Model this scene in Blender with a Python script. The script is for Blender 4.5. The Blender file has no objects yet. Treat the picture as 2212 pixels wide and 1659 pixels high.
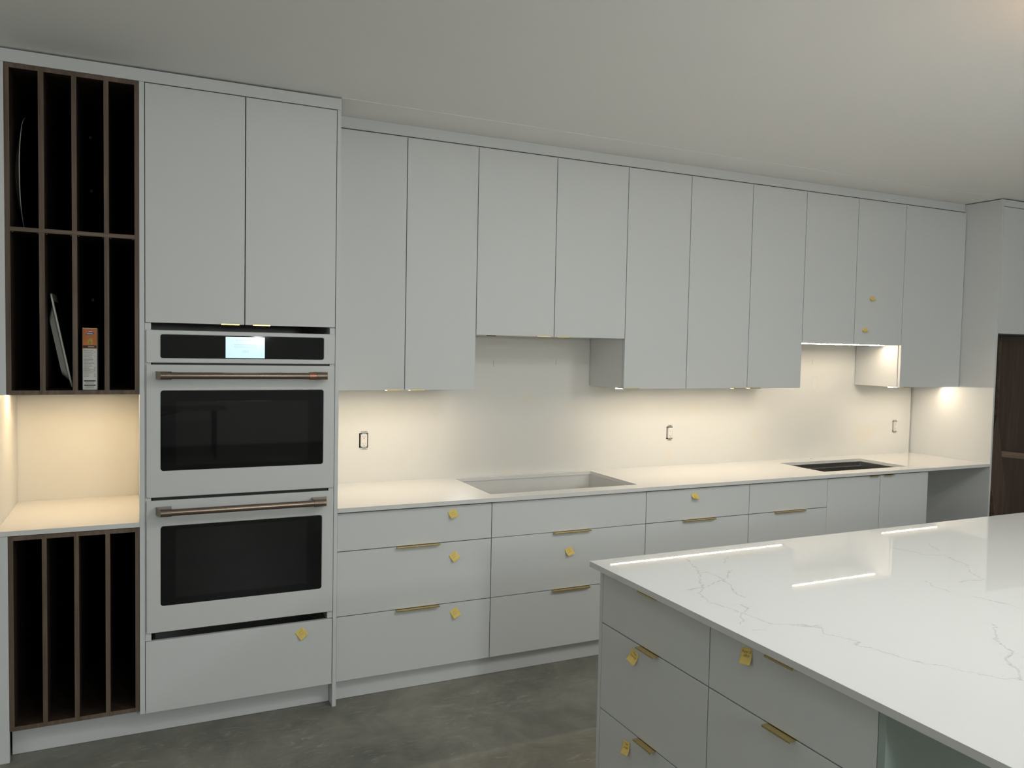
import bpy, bmesh, math, random
from mathutils import Vector, Matrix
random.seed(7)
D = bpy.data
SC = bpy.context.scene
COL = SC.collection

# ------------------------------------------------------------------ camera
CAM = (-0.0179, -3.5764, 1.6650)
YAW, PITCH, ROLL, FPX = map(float, (25.2819, -2.6903, 1.1488, 1722.6))
y_, p_, r_ = map(math.radians, (YAW, PITCH, ROLL))
fwd = Vector((math.sin(y_) * math.cos(p_), math.cos(y_) * math.cos(p_), math.sin(p_)))
rt = Vector((math.cos(y_), -math.sin(y_), 0))
up = rt.cross(fwd)
rt2 = rt * math.cos(r_) + up * math.sin(r_)
up2 = -rt * math.sin(r_) + up * math.cos(r_)
cd = D.cameras.new('camera')
cam = D.objects.new('camera', cd)
COL.objects.link(cam)
m = Matrix.Identity(4)
for i in range(3):
    m[i][0], m[i][1], m[i][2], m[i][3] = rt2[i], up2[i], -fwd[i], CAM[i]
cam.matrix_world = m
cd.sensor_fit = 'HORIZONTAL'
cd.sensor_width = 36.0
cd.lens = 36.0 * FPX / 2212.0
cd.clip_start = 0.05
SC.camera = cam

# ------------------------------------------------------------------ world, exposure
w = D.worlds.new('room_world')
SC.world = w
w.use_nodes = True
w.node_tree.nodes['Background'].inputs[0].default_value = (0.9, 1, 1, 1)
w.node_tree.nodes['Background'].inputs[1].default_value = 0.0
SC.view_settings.view_transform = 'Standard'
SC.view_settings.look = 'None'
SC.view_settings.gamma = 1
SC.view_settings.use_curve_mapping = False
SC.view_settings.exposure = 0.0

# ------------------------------------------------------------------ light levels
ROOM_COL = (0.95, 1.0, 0.995)
#             x     y      W     kind (flush ceiling lights: wide cone, or soft diffuser disc)
DOWNLIGHTS = [(0.75, -1.75, 4.0, 'SPOT'), (3.3, -3.1, 16.0, 'SPOT'), (1.95, -2.2, 14.5, 'AREA'), (3.6, -2.7, 15.0, 'AREA')]
CONE = 178.0
LED_STRENGTH = 144.0
LEDW_STRENGTH = 228.0
LED_COL = (1.0, 0.82, 0.60)
LED_WARM = (1.0, 0.74, 0.44)
#        fill bulbs added out of view to lift the ceiling and fronts
FILL_BULBS = [(-2.2, -2.1, 2.25, 13.0), (4.4, -6.1, 2.55, 78.0), (1.0, -7.0, 2.0, 36.0), (1.15, -5.2, 1.85, 62.0)]
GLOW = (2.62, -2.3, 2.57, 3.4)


def lamp(name, kind, loc, energy, col, size=0.1, spread=None):
    l = D.lights.new(name, kind)
    l.energy = energy
    l.color = col
    if kind == 'AREA':
        l.shape = 'DISK'
        l.size = 0.14
    else:
        l.shadow_soft_size = size
    if kind == 'SPOT':
        l.spot_size = math.radians(spread)
        l.spot_blend = 0.01
    o = D.objects.new(name, l)
    o.location = loc
    COL.objects.link(o)
    return o


CEIL = 2.752
for i, (x, y, k, kd) in enumerate(DOWNLIGHTS):
    lamp('downlight_lamp', kd, (x, y, CEIL - 0.012), k, ROOM_COL, 0.12, CONE)
for (x, y, z, e) in FILL_BULBS:
    lamp('fill_lamp', 'POINT', (x, y, z), e, ROOM_COL, 0.14)
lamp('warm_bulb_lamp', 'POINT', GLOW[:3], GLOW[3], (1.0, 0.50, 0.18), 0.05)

# ================================================================== materials


def mat(name, col, rough=0.5, metal=0.0, spec=0.5, emit=None, estr=0.0, noise=0.0, nscale=30.0, bump=0.0, coat=0.0):
    mt = D.materials.new(name)
    mt.use_nodes = True
    nt = mt.node_tree
    b = nt.nodes['Principled BSDF']
    b.inputs['Base Color'].default_value = (*col, 1)
    b.inputs['Roughness'].default_value = rough
    b.inputs['Metallic'].default_value = metal
    b.inputs['Specular IOR Level'].default_value = spec
    b.inputs['Coat Weight'].default_value = coat
    if emit:
        b.inputs['Emission Color'].default_value = (*emit, 1)
        b.inputs['Emission Strength'].default_value = estr
    if noise or bump:
        tc = nt.nodes.new('ShaderNodeTexCoord')
        n = nt.nodes.new('ShaderNodeTexNoise')
        n.inputs['Scale'].default_value = nscale
        n.inputs['Detail'].default_value = 5
        nt.links.new(tc.outputs['Object'], n.inputs['Vector'])
        if noise:
            r = nt.nodes.new('ShaderNodeValToRGB')
            r.color_ramp.elements[0].color = (*[c * (1 - noise) for c in col], 1)
            r.color_ramp.elements[1].color = (*[min(1, c * (1 + noise)) for c in col], 1)
            r.color_ramp.elements[0].position = 0.35
            r.color_ramp.elements[1].position = 0.65
            nt.links.new(n.outputs['Fac'], r.inputs['Fac'])
            nt.links.new(r.outputs['Color'], b.inputs['Base Color'])
        if bump:
            bp = nt.nodes.new('ShaderNodeBump')
            bp.inputs['Strength'].default_value = bump
            bp.inputs['Distance'].default_value = 0.002
            nt.links.new(n.outputs['Fac'], bp.inputs['Height'])
            nt.links.new(bp.outputs['Normal'], b.inputs['Normal'])
    return mt


class NT:
    """tiny helper around a node tree"""

    def __init__(s, mt):
        s.nt = mt.node_tree

    def n(s, t, **kw):
        nd = s.nt.nodes.new(t)
        for k, v in kw.items():
            setattr(nd, k, v)
        return nd

    def l(s, a, b):
        s.nt.links.new(a, b)

    def put(s, sock, v):
        if hasattr(v, 'is_output') or hasattr(v, 'links'):
            s.l(v, sock)
        else:
            sock.default_value = v

    def math(s, op, a, b=None, c=None, clamp=False):
        nd = s.n('ShaderNodeMath', operation=op, use_clamp=clamp)
        s.put(nd.inputs[0], a)
        if b is not None:
            s.put(nd.inputs[1], b)
        if c is not None:
            s.put(nd.inputs[2], c)
        return nd.outputs[0]

    def vmath(s, op, a, b=None, scale=None):
        nd = s.n('ShaderNodeVectorMath', operation=op)
        s.put(nd.inputs[0], a)
        if b is not None:
            s.put(nd.inputs[1], b)
        if scale is not None:
            s.put(nd.inputs['Scale'], scale)
        return nd.outputs['Value'] if op in ('LENGTH', 'DOT_PRODUCT', 'DISTANCE') else nd.outputs['Vector']

    def noise(s, vec, scale, detail=4.0, rough=0.55, dist=0.0):
        nd = s.n('ShaderNodeTexNoise')
        s.l(vec, nd.inputs['Vector'])
        nd.inputs['Scale'].default_value = scale
        nd.inputs['Detail'].default_value = detail
        nd.inputs['Roughness'].default_value = rough
        nd.inputs['Distortion'].default_value = dist
        return nd

    def ramp(s, fac, stops):
        nd = s.n('ShaderNodeValToRGB')
        e = nd.color_ramp.elements
        while len(e) < len(stops):
            e.new(0.5)
        for el, (p, c) in zip(e, stops):
            el.position = p
            el.color = (*c, 1) if len(c) == 3 else c
        s.l(fac, nd.inputs['Fac'])
        return nd.outputs['Color']

    def mix(s, fac, a, b):
        nd = s.n('ShaderNodeMix', data_type='RGBA')
        s.put(nd.inputs[0], fac)
        s.put(nd.inputs[6], a)
        s.put(nd.inputs[7], b)
        return nd.outputs[2]


VEINS = [[(1.777, -1.266), (1.748, -1.341), (1.744, -1.375), (1.695, -1.452), (1.637, -1.536), (1.615, -1.573), (1.558, -1.625), (1.537, -1.687), (1.54, -1.728), (1.549, -1.777), (1.57, -1.848), (1.562, -1.922), (1.633, -1.953), (1.669, -2.001)],
         [(1.942, -1.309), (1.854, -1.381)], [(1.832, -1.463), (1.725, -1.538), (1.623, -1.577)],
         [(1.695, -1.452), (1.735, -1.451), (1.73, -1.532), (1.681, -1.645), (1.659, -1.721)],
         [(1.6, -1.752), (1.597, -1.797), (1.518, -1.863), (1.49, -1.887)], [(1.54, -1.589), (1.615, -1.573)],
         [(1.481, -1.943), (1.516, -1.965)],
         [(1.617, -1.956), (1.674, -1.99), (1.661, -2.037), (1.686, -2.113), (1.653, -2.136), (1.693, -2.208), (1.72, -2.281), (1.772, -2.357), (1.799, -2.407), (1.851, -2.443)],
         [(2.841, -1.434), (2.815, -1.472), (2.771, -1.536)],
         [(2.631, -1.437), (2.671, -1.564), (2.744, -1.596), (2.683, -1.712), (2.591, -1.799), (2.554, -1.855), (2.452, -1.85)],
         [(2.359, -1.796), (2.331, -1.844), (2.327, -1.925)], [(2.345, -1.982), (2.375, -2.073), (2.375, -2.114)],
         [(2.149, -2.171), (2.041, -2.258), (1.994, -2.321), (1.938, -2.333), (1.902, -2.397), (1.85, -2.437)]]


def quartz(name, veins=None, base=(0.79, 0.79, 0.775), rough=0.010):
    mt = mat(name, base, rough, spec=0.5)
    t = NT(mt)
    b = t.nt.nodes['Principled BSDF']
    geo = t.n('ShaderNodeNewGeometry')
    pos = geo.outputs['Position']
    wn = t.noise(pos, 9.0, 5, 0.65)
    wv = t.vmath('SUBTRACT', wn.outputs['Color'], (0.5, 0.5, 0.5))
    wv = t.vmath('SCALE', wv, scale=0.075 if veins else 0.35)
    wp = t.vmath('ADD', pos, wv)
    if veins:
        w3 = t.vmath('SUBTRACT', t.noise(pos, 48.0, 4, 0.7).outputs['Color'], (0.5, 0.5, 0.5))
        wp = t.vmath('ADD', wp, t.vmath('SCALE', w3, scale=0.022))
        wp = t.vmath('ADD', t.vmath('MULTIPLY', wp, (1.0, 1.0, 0.0)), (0.0, 0.0, 0.914))
    cloud = t.noise(pos, 2.2, 4)
    base_c = t.mix(t.math('MULTIPLY', cloud.outputs['Fac'], 0.5), (*base, 1), (*[c * 0.955 for c in base], 1))
    if veins:
        dmin = None
        for path in veins:
            for a, c in zip(path, path[1:]):
                a3, b3 = (a[0], a[1], 0.914), (c[0] - a[0], c[1] - a[1], 0.0)
                pa = t.vmath('SUBTRACT', wp, a3)
                q = 1.0 / (b3[0] ** 2 + b3[1] ** 2)
                h = t.math('MULTIPLY', t.vmath('DOT_PRODUCT', pa, b3), q, clamp=True)
                d = t.vmath('DISTANCE', pa, t.vmath('SCALE', b3, scale=h))
                dmin = d if dmin is None else t.math('MINIMUM', dmin, d)
        fine = t.noise(pos, 16.0, 6, 0.7)
        core = t.math('SUBTRACT', 1.0, t.math('DIVIDE', dmin, 0.0034), clamp=True)
        halo = t.math('SUBTRACT', 1.0, t.math('DIVIDE', dmin, 0.05), clamp=True)
        k = t.math('MULTIPLY', core, t.math('MULTIPLY_ADD', fine.outputs['Fac'], 1.7, -0.12, clamp=True))
        # hair cracks around the main vein
        w2 = t.vmath('ADD', pos, t.vmath('SCALE', t.vmath('SUBTRACT', t.noise(pos, 22.0, 5, 0.7).outputs['Color'], (0.5, 0.5, 0.5)), scale=0.12))
        vo = t.n('ShaderNodeTexVoronoi', feature='DISTANCE_TO_EDGE')
        vo.inputs['Scale'].default_value = 19.0
        t.l(w2, vo.inputs['Vector'])
        hair = t.math('SUBTRACT', 1.0, t.math('DIVIDE', vo.outputs['Distance'], 0.02), clamp=True)
        hair = t.math('MULTIPLY', t.math('MULTIPLY', hair, halo), t.math('MULTIPLY_ADD', fine.outputs['Fac'], 2.6, -0.75, clamp=True))
        k = t.math('MAXIMUM', t.math('MULTIPLY', k, 0.54), t.math('MULTIPLY', hair, 0.36))
    else:
        vo = t.n('ShaderNodeTexVoronoi', feature='DISTANCE_TO_EDGE')
        vo.inputs['Scale'].default_value = 1.6
        t.l(wp, vo.inputs['Vector'])
        fine = t.noise(pos, 5.0, 5, 0.7)
        hair = t.math('SUBTRACT', 1.0, t.math('DIVIDE', vo.outputs['Distance'], 0.006), clamp=True)
        k = t.math('MULTIPLY', hair, t.math('MULTIPLY_ADD', fine.outputs['Fac'], 2.0, -0.95, clamp=True))
        k = t.math('MULTIPLY', k, 0.5)
    colr = t.mix(k, base_c, (0.30, 0.275, 0.24, 1))
    t.l(colr, b.inputs['Base Color'])
    return mt


def walnut(name, base=(0.105, 0.066, 0.046), axis='z'):
    mt = mat(name, base, 0.5, spec=0.35)
    t = NT(mt)
    b = t.nt.nodes['Principled BSDF']
    geo = t.n('ShaderNodeNewGeometry')
    mp = t.n('ShaderNodeMapping')
    t.l(geo.outputs['Position'], mp.inputs['Vector'])
    mp.inputs['Scale'].default_value = {'z': (1, 1, 0.05), 'x': (0.05, 1, 1), 'tilt': (1, 1, .05)}[axis]
    if axis == 'tilt':
        mp.inputs['Rotation'].default_value = (0, math.radians(12), 0)
    a = t.noise(mp.outputs[0], 55.0, 5, 0.6, 0.4)
    c = t.noise(mp.outputs[0], 9.0, 4, 0.6, 1.2)
    s = t.math('ADD', t.math('MULTIPLY', a.outputs['Fac'], 0.6), t.math('MULTIPLY', c.outputs['Fac'], 0.4))
    colr = t.ramp(s, [(0.35, [x * 0.62 for x in base]), (0.52, base), (0.68, [x * 1.45 for x in base])])
    t.l(colr, b.inputs['Base Color'])
    return mt


def concrete(name):
    mt = mat(name, (0.1, 0.1, 0.09), 0.42, spec=0.4)
    t = NT(mt)
    b = t.nt.nodes['Principled BSDF']
    geo = t.n('ShaderNodeNewGeometry')
    pos = geo.outputs['Position']
    big = t.noise(pos, 1.3, 6, 0.62, 0.8)
    mid = t.noise(pos, 4.5, 7, 0.68, 1.6)
    base = t.ramp(t.math('ADD', t.math('MULTIPLY', big.outputs['Fac'], 0.6), t.math('MULTIPLY', mid.outputs['Fac'], 0.4)),
                  [(0.34, (0.128, 0.126, 0.112)), (0.50, (0.218, 0.212, 0.182)), (0.66, (0.320, 0.308, 0.258))])
    # trowel streaks and pale scuffs
    mp = t.n('ShaderNodeMapping')
    t.l(pos, mp.inputs['Vector'])
    mp.inputs['Rotation'].default_value = (0, 0, math.radians(18))
    mp.inputs['Scale'].default_value = (1.0, 3.2, 1)
    st = t.noise(mp.outputs[0], 5.5, 8, 0.72, 2.2)
    msk = t.noise(pos, 2.1, 3, 0.5)
    sc = t.math('MULTIPLY', t.math('MULTIPLY_ADD', st.outputs['Fac'], 6.5, -3.55, clamp=True), t.math('MULTIPLY_ADD', msk.outputs['Fac'], 4.5, -1.75, clamp=True))
    c2 = t.mix(t.math('MULTIPLY', sc, 0.75), base, (0.46, 0.445, 0.38, 1))
    fn = t.noise(mp.outputs[0], 21.0, 9, 0.75, 2.8)
    fm = t.math('MULTIPLY', t.math('MULTIPLY_ADD', fn.outputs['Fac'], 8.0, -4.7, clamp=True), t.math('MULTIPLY_ADD', t.noise(pos, 3.3, 3, 0.5).outputs['Fac'], 5.0, -2.3, clamp=True))
    c2 = t.mix(t.math('MULTIPLY', fm, 0.6), c2, (0.52, 0.50, 0.43, 1))
    sp = t.noise(pos, 60.0, 3, 0.6)
    dk = t.math('MULTIPLY_ADD', sp.outputs['Fac'], -9.0, 2.9, clamp=True)
    c3 = t.mix(t.math('MULTIPLY', dk, 0.5), c2, (0.03, 0.03, 0.026, 1))
    t.l(c3, b.inputs['Base Color'])
    rr = t.math('MULTIPLY_ADD', mid.outputs['Fac'], 0.35, 0.30)
    t.l(rr, b.inputs['Roughness'])
    bp = t.n('ShaderNodeBump')
    bp.inputs['Strength'].default_value = 0.15
    bp.inputs['Distance'].default_value = 0.003
    t.l(mid.outputs['Fac'], bp.inputs['Height'])
    t.l(bp.outputs['Normal'], b.inputs['Normal'])
    return mt


def board_wall(name):
    """off-white board with faint filler patches"""
    mt = mat(name, (0.78, 0.775, 0.74), 0.13, spec=0.36)
    t = NT(mt)
    b = t.nt.nodes['Principled BSDF']
    geo = t.n('ShaderNodeNewGeometry')
    pos = geo.outputs['Position']
    n = t.noise(pos, 4.3, 2, 0.4)
    k = t.math('MULTIPLY_ADD', n.outputs['Fac'], 14.0, -9.1, clamp=True)
    c = t.mix(t.math('MULTIPLY', k, 0.55), (0.78, 0.775, 0.74, 1), (0.80, 0.755, 0.645, 1))
    t.l(c, b.inputs['Base Color'])
    return mt


CABC = (0.71, 0.725, 0.725)
M = {}
M['cab'] = mat('satin_grey_white_lacquer', CABC, 0.42, spec=0.35, bump=0.03, nscale=220)
M['cabi'] = mat('carcass_melamine', (0.70, 0.70, 0.68), 0.5, spec=0.3, noise=0.01)
M['oven'] = mat('matte_white_enamel', (0.69, 0.705, 0.70), 0.38, spec=0.4, bump=0.04, nscale=300)
M['blackglass'] = mat('black_oven_glass', (0.004, 0.005, 0.005), 0.03, spec=0.30, noise=0.05)
M['pane'] = mat('tinted_viewing_pane', (0.007, 0.008, 0.008), 0.03, spec=0.40, noise=0.05)
M['blackmetal'] = mat('black_steel', (0.008, 0.008, 0.009), 0.5, noise=0.1)
M['bronze'] = mat('brushed_bronze', (0.30, 0.235, 0.185), 0.28, metal=1.0, noise=0.08, nscale=120)
M['copper'] = mat('copper_ring', (0.52, 0.27, 0.19), 0.25, metal=1.0, noise=0.06, nscale=120)
M['brass'] = mat('satin_brass', (0.70, 0.56, 0.27), 0.32, metal=1.0, noise=0.06, nscale=90)
M['steel'] = mat('brushed_stainless', (0.42, 0.42, 0.41), 0.28, metal=1.0, noise=0.08, nscale=60)
M['zinc'] = mat('zinc_strap', (0.46, 0.47, 0.45), 0.4, metal=0.9, noise=0.1, nscale=80)
M['plastic'] = mat('white_plastic', (0.80, 0.78, 0.74), 0.35, noise=0.01)
M['dark'] = mat('dark_slot', (0.01, 0.009, 0.008), 0.7, noise=0.1)
M['walnut'] = walnut('walnut_veneer_shaded', base=(0.046, 0.031, 0.023))  # inner faces darker than the edges: slot shade put into the colour
M['walnutx'] = walnut('walnut_veneer_shaded_horizontal', base=(0.050, 0.034, 0.026), axis='x')
M['walnut_lit'] = walnut('walnut_lit_edge', base=(0.150, 0.108, 0.078))  # same wood made lighter: light on the front edges put into the colour
M['walnutx_lit'] = walnut('walnut_lit_edge_horizontal', base=(0.150, 0.108, 0.078), axis='x')
M['walnutd'] = mat('slot_shade_black', (0.004, 0.0035, 0.0032), 0.9, spec=0.05, noise=0.2)  # near black, the shade at the back of the slots as colour
M['board'] = walnut('walnut_board', base=(0.070, 0.042, 0.030), axis='z')
M['boardt'] = walnut('walnut_board_tilted', base=(0.088, 0.056, 0.040), axis='tilt')
M['boardedge'] = walnut('walnut_board_edge', base=(0.19, 0.13, 0.09), axis='x')
M['quartz'] = quartz('white_quartz')
M['quartzv'] = quartz('veined_white_quartz', VEINS)
M['floor'] = concrete('polished_concrete')
M['wall'] = board_wall('off_white_wall_board')
M['paint'] = mat('white_paint', (0.82, 0.815, 0.78), 0.75, spec=0.2, bump=0.05, nscale=400)
M['ceil'] = mat('ceiling_paint', (0.94, 0.94, 0.925), 0.8, spec=0.15, bump=0.05, nscale=300)
M['led'] = mat('led_diffuser', (0.9, 0.88, 0.82), 0.5, emit=LED_COL, estr=LED_STRENGTH)
M['ledw'] = mat('warm_led_diffuser', (0.9, 0.85, 0.75), 0.5, emit=LED_WARM, estr=LEDW_STRENGTH)
M['alu'] = mat('aluminium_channel', (0.6, 0.6, 0.6), 0.4, metal=1.0, noise=0.05)
M['screen'] = mat('lit_screen', (0.5, 0.6, 0.62), 0.1, emit=(0.56, 0.83, 0.90), estr=0.82)
M['screenart'] = mat('screen_art', (0.4, 0.5, 0.5), 0.1, emit=(0.47, 0.70, 0.74), estr=0.92)
M['screentext'] = mat('screen_text', (0.1, 0.15, 0.2), 0.1, emit=(0.12, 0.25, 0.37), estr=0.6)
M['note'] = mat('yellow_paper', (0.90, 0.68, 0.22), 0.7, spec=0.2, noise=0.04, nscale=60)
M['ink'] = mat('pen_ink', (0.26, 0.16, 0.02), 0.7, noise=0.1)
M['ceramic'] = mat('white_glazed_ceramic', (0.78, 0.77, 0.70), 0.2, noise=0.02)
M['darkinside'] = mat('dark_olive_inside', (0.008, 0.009, 0.006), 0.8, spec=0.05, noise=0.4, nscale=40)  # near-black matte colour for the inner faces of platter and dish
M['boxwhite'] = mat('white_carton', (0.74, 0.73, 0.68), 0.6, noise=0.02)
M['boxorange'] = mat('orange_print', (0.55, 0.17, 0.035), 0.5, noise=0.12, nscale=12)
M['boxblack'] = mat('black_print', (0.02, 0.018, 0.016), 0.5, noise=0.1)
M['boxgrey'] = mat('grey_print', (0.22, 0.22, 0.21), 0.6, noise=0.1)
M['boxfaint'] = mat('faint_pencil', (0.60, 0.58, 0.53), 0.6, noise=0.05)
M['boxred'] = mat('red_print', (0.42, 0.03, 0.03), 0.5, noise=0.1)
M['boxblue'] = mat('blue_print', (0.07, 0.14, 0.28), 0.5, noise=0.1)
M['boxyellow'] = mat('yellow_print', (0.45, 0.32, 0.05), 0.5, noise=0.3, nscale=90)
M['teal'] = mat('grey_green_panel', (0.37, 0.45, 0.42), 0.4, noise=0.02)
M['table'] = mat('table_laminate', (0.36, 0.34, 0.27), 0.5, noise=0.15, nscale=9)
M['fixture'] = mat('lamp_diffuser', (0.9, 0.9, 0.88), 0.5, emit=ROOM_COL, estr=6.0)

# ================================================================== mesh helpers


class MB:
    def __init__(s):
        s.v, s.f, s.sm = [], [], []

    def add(s, vs, fs, smooth=False):
        o = len(s.v)
        s.v += [tuple(v) for v in vs]
        s.f += [tuple(i + o for i in f) for f in fs]
        s.sm += [smooth] * len(fs)
        return s

    def box(s, x0, x1, y0, y1, z0, z1, bev=0.0):
        if bev <= 0:
            vs = [(x, y, z) for x in (x0, x1) for y in (y0, y1) for z in (z0, z1)]
            fs = [(0, 1, 3, 2), (4, 6, 7, 5), (0, 4, 5, 1), (2, 3, 7, 6), (0, 2, 6, 4), (1, 5, 7, 3)]
            return s.add(vs, fs)
        bm = bmesh.new()
        bmesh.ops.create_cube(bm, size=1)
        for v in bm.verts:
            v.co = Vector(((x0 + x1) / 2 + v.co.x * (x1 - x0), (y0 + y1) / 2 + v.co.y * (y1 - y0), (z0 + z1) / 2 + v.co.z * (z1 - z0)))
        bmesh.ops.bevel(bm, geom=list(bm.edges), offset=bev, segments=2, affect='EDGES', profile=0.6)
        return s.addbm(bm)

    def addbm(s, bm, smooth=False):
        bm.verts.index_update()
        s.add([v.co[:] for v in bm.verts], [[v.index for v in f.verts] for f in bm.faces], smooth)
        bm.free()
        return s

    def tube(s, pts, r, seg=10, caps=True):
        pts = [Vector(p) for p in pts]
        n = len(pts)
        rs = r if isinstance(r, (list, tuple)) else [r] * n
        t0 = (pts[1] - pts[0]).normalized()
        ref = Vector((0, 0, 1)) if abs(t0.z) < 0.9 else Vector((1, 0, 0))
        u = t0.cross(ref).normalized()
        vs = []
        for i, p in enumerate(pts):
            t = (pts[min(i + 1, n - 1)] - pts[max(i - 1, 0)]).normalized()
            u = (u - t * u.dot(t)).normalized()
            v_ = t.cross(u)
            for k in range(seg):
                a = 2 * math.pi * k / seg
                vs.append(p + (u * math.cos(a) + v_ * math.sin(a)) * rs[i])
        fs = [(i * seg + k, i * seg + (k + 1) % seg, (i + 1) * seg + (k + 1) % seg, (i + 1) * seg + k) for i in range(n - 1) for k in range(seg)]
        s.add(vs, fs, True)
        if caps:
            s.add(vs[:seg], [tuple(range(seg))[::-1]])
            s.add(vs[-seg:], [tuple(range(seg))])
        return s

    def prism(s, poly, fn, a, b, smooth=False):
        """poly = 2-D outline, fn(u, v, w) -> 3-D point, extruded from w=a to w=b"""
        n = len(poly)
        vs = [fn(u, v, a) for u, v in poly] + [fn(u, v, b) for u, v in poly]
        s.add(vs, [(k, (k + 1) % n, n + (k + 1) % n, n + k) for k in range(n)], smooth)
        o = len(s.v) - 2 * n
        s.f += [tuple(o + k for k in range(n))[::-1], tuple(o + n + k for k in range(n))]
        s.sm += [False, False]
        return s

    def gridslab(s, us, vs_, holes, fn, a, b):
        """slab between w=a and w=b over rectangles of a grid, minus rectangular holes"""
        us, vs_ = list(us), list(vs_)
        for h in holes:
            us += [h[0], h[1]]
            vs_ += [h[2], h[3]]
        us, vs_ = sorted(set(us)), sorted(set(vs_))
        nu, nv = len(us), len(vs_)

        def solid(i, j):
            if i < 0 or j < 0 or i >= nu - 1 or j >= nv - 1:
                return False
            cu, cv = (us[i] + us[i + 1]) / 2, (vs_[j] + vs_[j + 1]) / 2
            return not any(h[0] < cu < h[1] and h[2] < cv < h[3] for h in holes)
        idx = {}
        V, F = [], []

        def g(i, j, k):
            if (i, j, k) not in idx:
                idx[(i, j, k)] = len(V)
                V.append(fn(us[i], vs_[j], (a, b)[k]))
            return idx[(i, j, k)]
        for i in range(nu - 1):
            for j in range(nv - 1):
                if not solid(i, j):
                    continue
                F.append((g(i, j, 0), g(i, j + 1, 0), g(i + 1, j + 1, 0), g(i + 1, j, 0)))
                F.append((g(i, j, 1), g(i + 1, j, 1), g(i + 1, j + 1, 1), g(i, j + 1, 1)))
                for di, dj, e0, e1 in ((-1, 0, (i, j), (i, j + 1)), (1, 0, (i + 1, j), (i + 1, j + 1)), (0, -1, (i, j), (i + 1, j)), (0, 1, (i, j + 1), (i + 1, j + 1))):
                    if not solid(i + di, j + dj):
                        F.append((g(*e0, 0), g(*e1, 0), g(*e1, 1), g(*e0, 1)))
        return s.add(V, F)

    def obj(s, name, material, parent=None, recalc=True):
        root = parent
        off = Vector((0, 0, 0))
        if parent is not None:
            while root.parent is not None:
                root = root.parent
            off = root.location
        me = D.meshes.new(name)
        me.from_pydata([tuple(Vector(v) - off) for v in s.v], [], s.f)
        for p, sm in zip(me.polygons, s.sm):
            p.use_smooth = sm
        if recalc:
            bm = bmesh.new()
            bm.from_mesh(me)
            bmesh.ops.recalc_face_normals(bm, faces=bm.faces)
            bm.to_mesh(me)
            bm.free()
        me.materials.append(M[material])
        o = D.objects.new(name, me)
        COL.objects.link(o)
        if parent is not None:
            o.parent = parent
        return o


def tag(o, label=None, cat=None, group=None, kind=None):
    if label:
        o['label'] = label
    if cat:
        o['category'] = cat
    if group:
        o['group'] = group
    if kind:
        o['kind'] = kind
    return o


def thing(name, loc, label, cat, group=None):
    o = D.objects.new(name, None)
    o.location = loc
    o.empty_display_size = 0.05
    COL.objects.link(o)
    return tag(o, label, cat, group)


def B(*a, bev=0.0):
    return MB().box(*a, bev=bev)


def struct(name, mb, material, label=None):
    o = mb.obj(name, material)
    o['kind'] = 'structure'
    if label:
        o['label'] = label
    return o


def text_mesh(txt, size, align='CENTER'):
    """flat text as (verts, faces) in the unit plane, lines separated by newlines"""
    cu = D.curves.new('tmp_text', 'FONT')
    cu.body = txt
    cu.size = size
    cu.align_x = align
    cu.resolution_u = 2
    ob = D.objects.new('tmp_text', cu)
    COL.objects.link(ob)
    dg = bpy.context.evaluated_depsgraph_get()
    dg.update()
    me = D.meshes.new_from_object(ob.evaluated_get(dg))
    vs = [v.co.copy() for v in me.vertices]
    fs = [tuple(p.vertices) for p in me.polygons]
    D.objects.remove(ob)
    D.curves.remove(cu)
    D.meshes.remove(me)
    return vs, fs


def rrect(x0, x1, z0, z1, r, seg=6):
    pts = []
    for cx, cz, a0 in ((x1 - r, z1 - r, 0), (x0 + r, z1 - r, 90), (x0 + r, z0 + r, 180), (x1 - r, z0 + r, 270)):
        for k in range(seg + 1):
            a = math.radians(a0 + 90 * k / seg)
            pts.append((cx + r * math.cos(a), cz + r * math.sin(a)))
    return pts


def XZ(u, v, w_):
    return (u, w_, v)


def XY(u, v, w_):
    return (u, v, w_)


def YZ(u, v, w_):
    return (w_, u, v)


def frame_face(mb, x0, x1, z0, z1, hole, yf, yb, bev=0.002):
    """panel with a rounded window: front at yf, back at yb, slightly rounded outer rim"""
    outer = rrect(x0, x1, z0, z1, 0.004, 3)
    outer_f = rrect(x0 + bev, x1 - bev, z0 + bev, z1 - bev, 0.004, 3)
    holeL = [(u, v) for u, v in hole]
    cx, cz = sum(u for u, v in hole) / len(hole), sum(v for u, v in hole) / len(hole)
    hx, hz = max(u for u, v in hole) - cx, max(v for u, v in hole) - cz
    hole_f = [(cx + (u - cx) * (hx + 0.003) / hx, cz + (v - cz) * (hz + 0.003) / hz) for u, v in holeL]
    bm = bmesh.new()

    def loop(pts, y):
        vs = [bm.verts.new((u, y, v)) for u, v in pts]
        es = [bm.edges.new((vs[k], vs[(k + 1) % len(vs)])) for k in range(len(vs))]
        return vs, es
    of, eo = loop(outer_f, yf)
    hf, eh = loop(hole_f, yf)
    bmesh.ops.triangle_fill(bm, use_beauty=True, use_dissolve=False, edges=eo + eh)
    ob, _ = loop(outer, yf + bev)
    oc, _ = loop(outer, yb)
    hb, _ = loop(holeL, yf + 0.004)
    hc, _ = loop(holeL, yb)

    def bridge(a, b):
        n = len(a)
        for k in range(n):
            bm.faces.new((a[k], a[(k + 1) % n], b[(k + 1) % n], b[k]))
    bridge(of, ob)
    bridge(ob, oc)
    bridge(hf, hb)
    bridge(hb, hc)
    return mb.addbm(bm)


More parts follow.
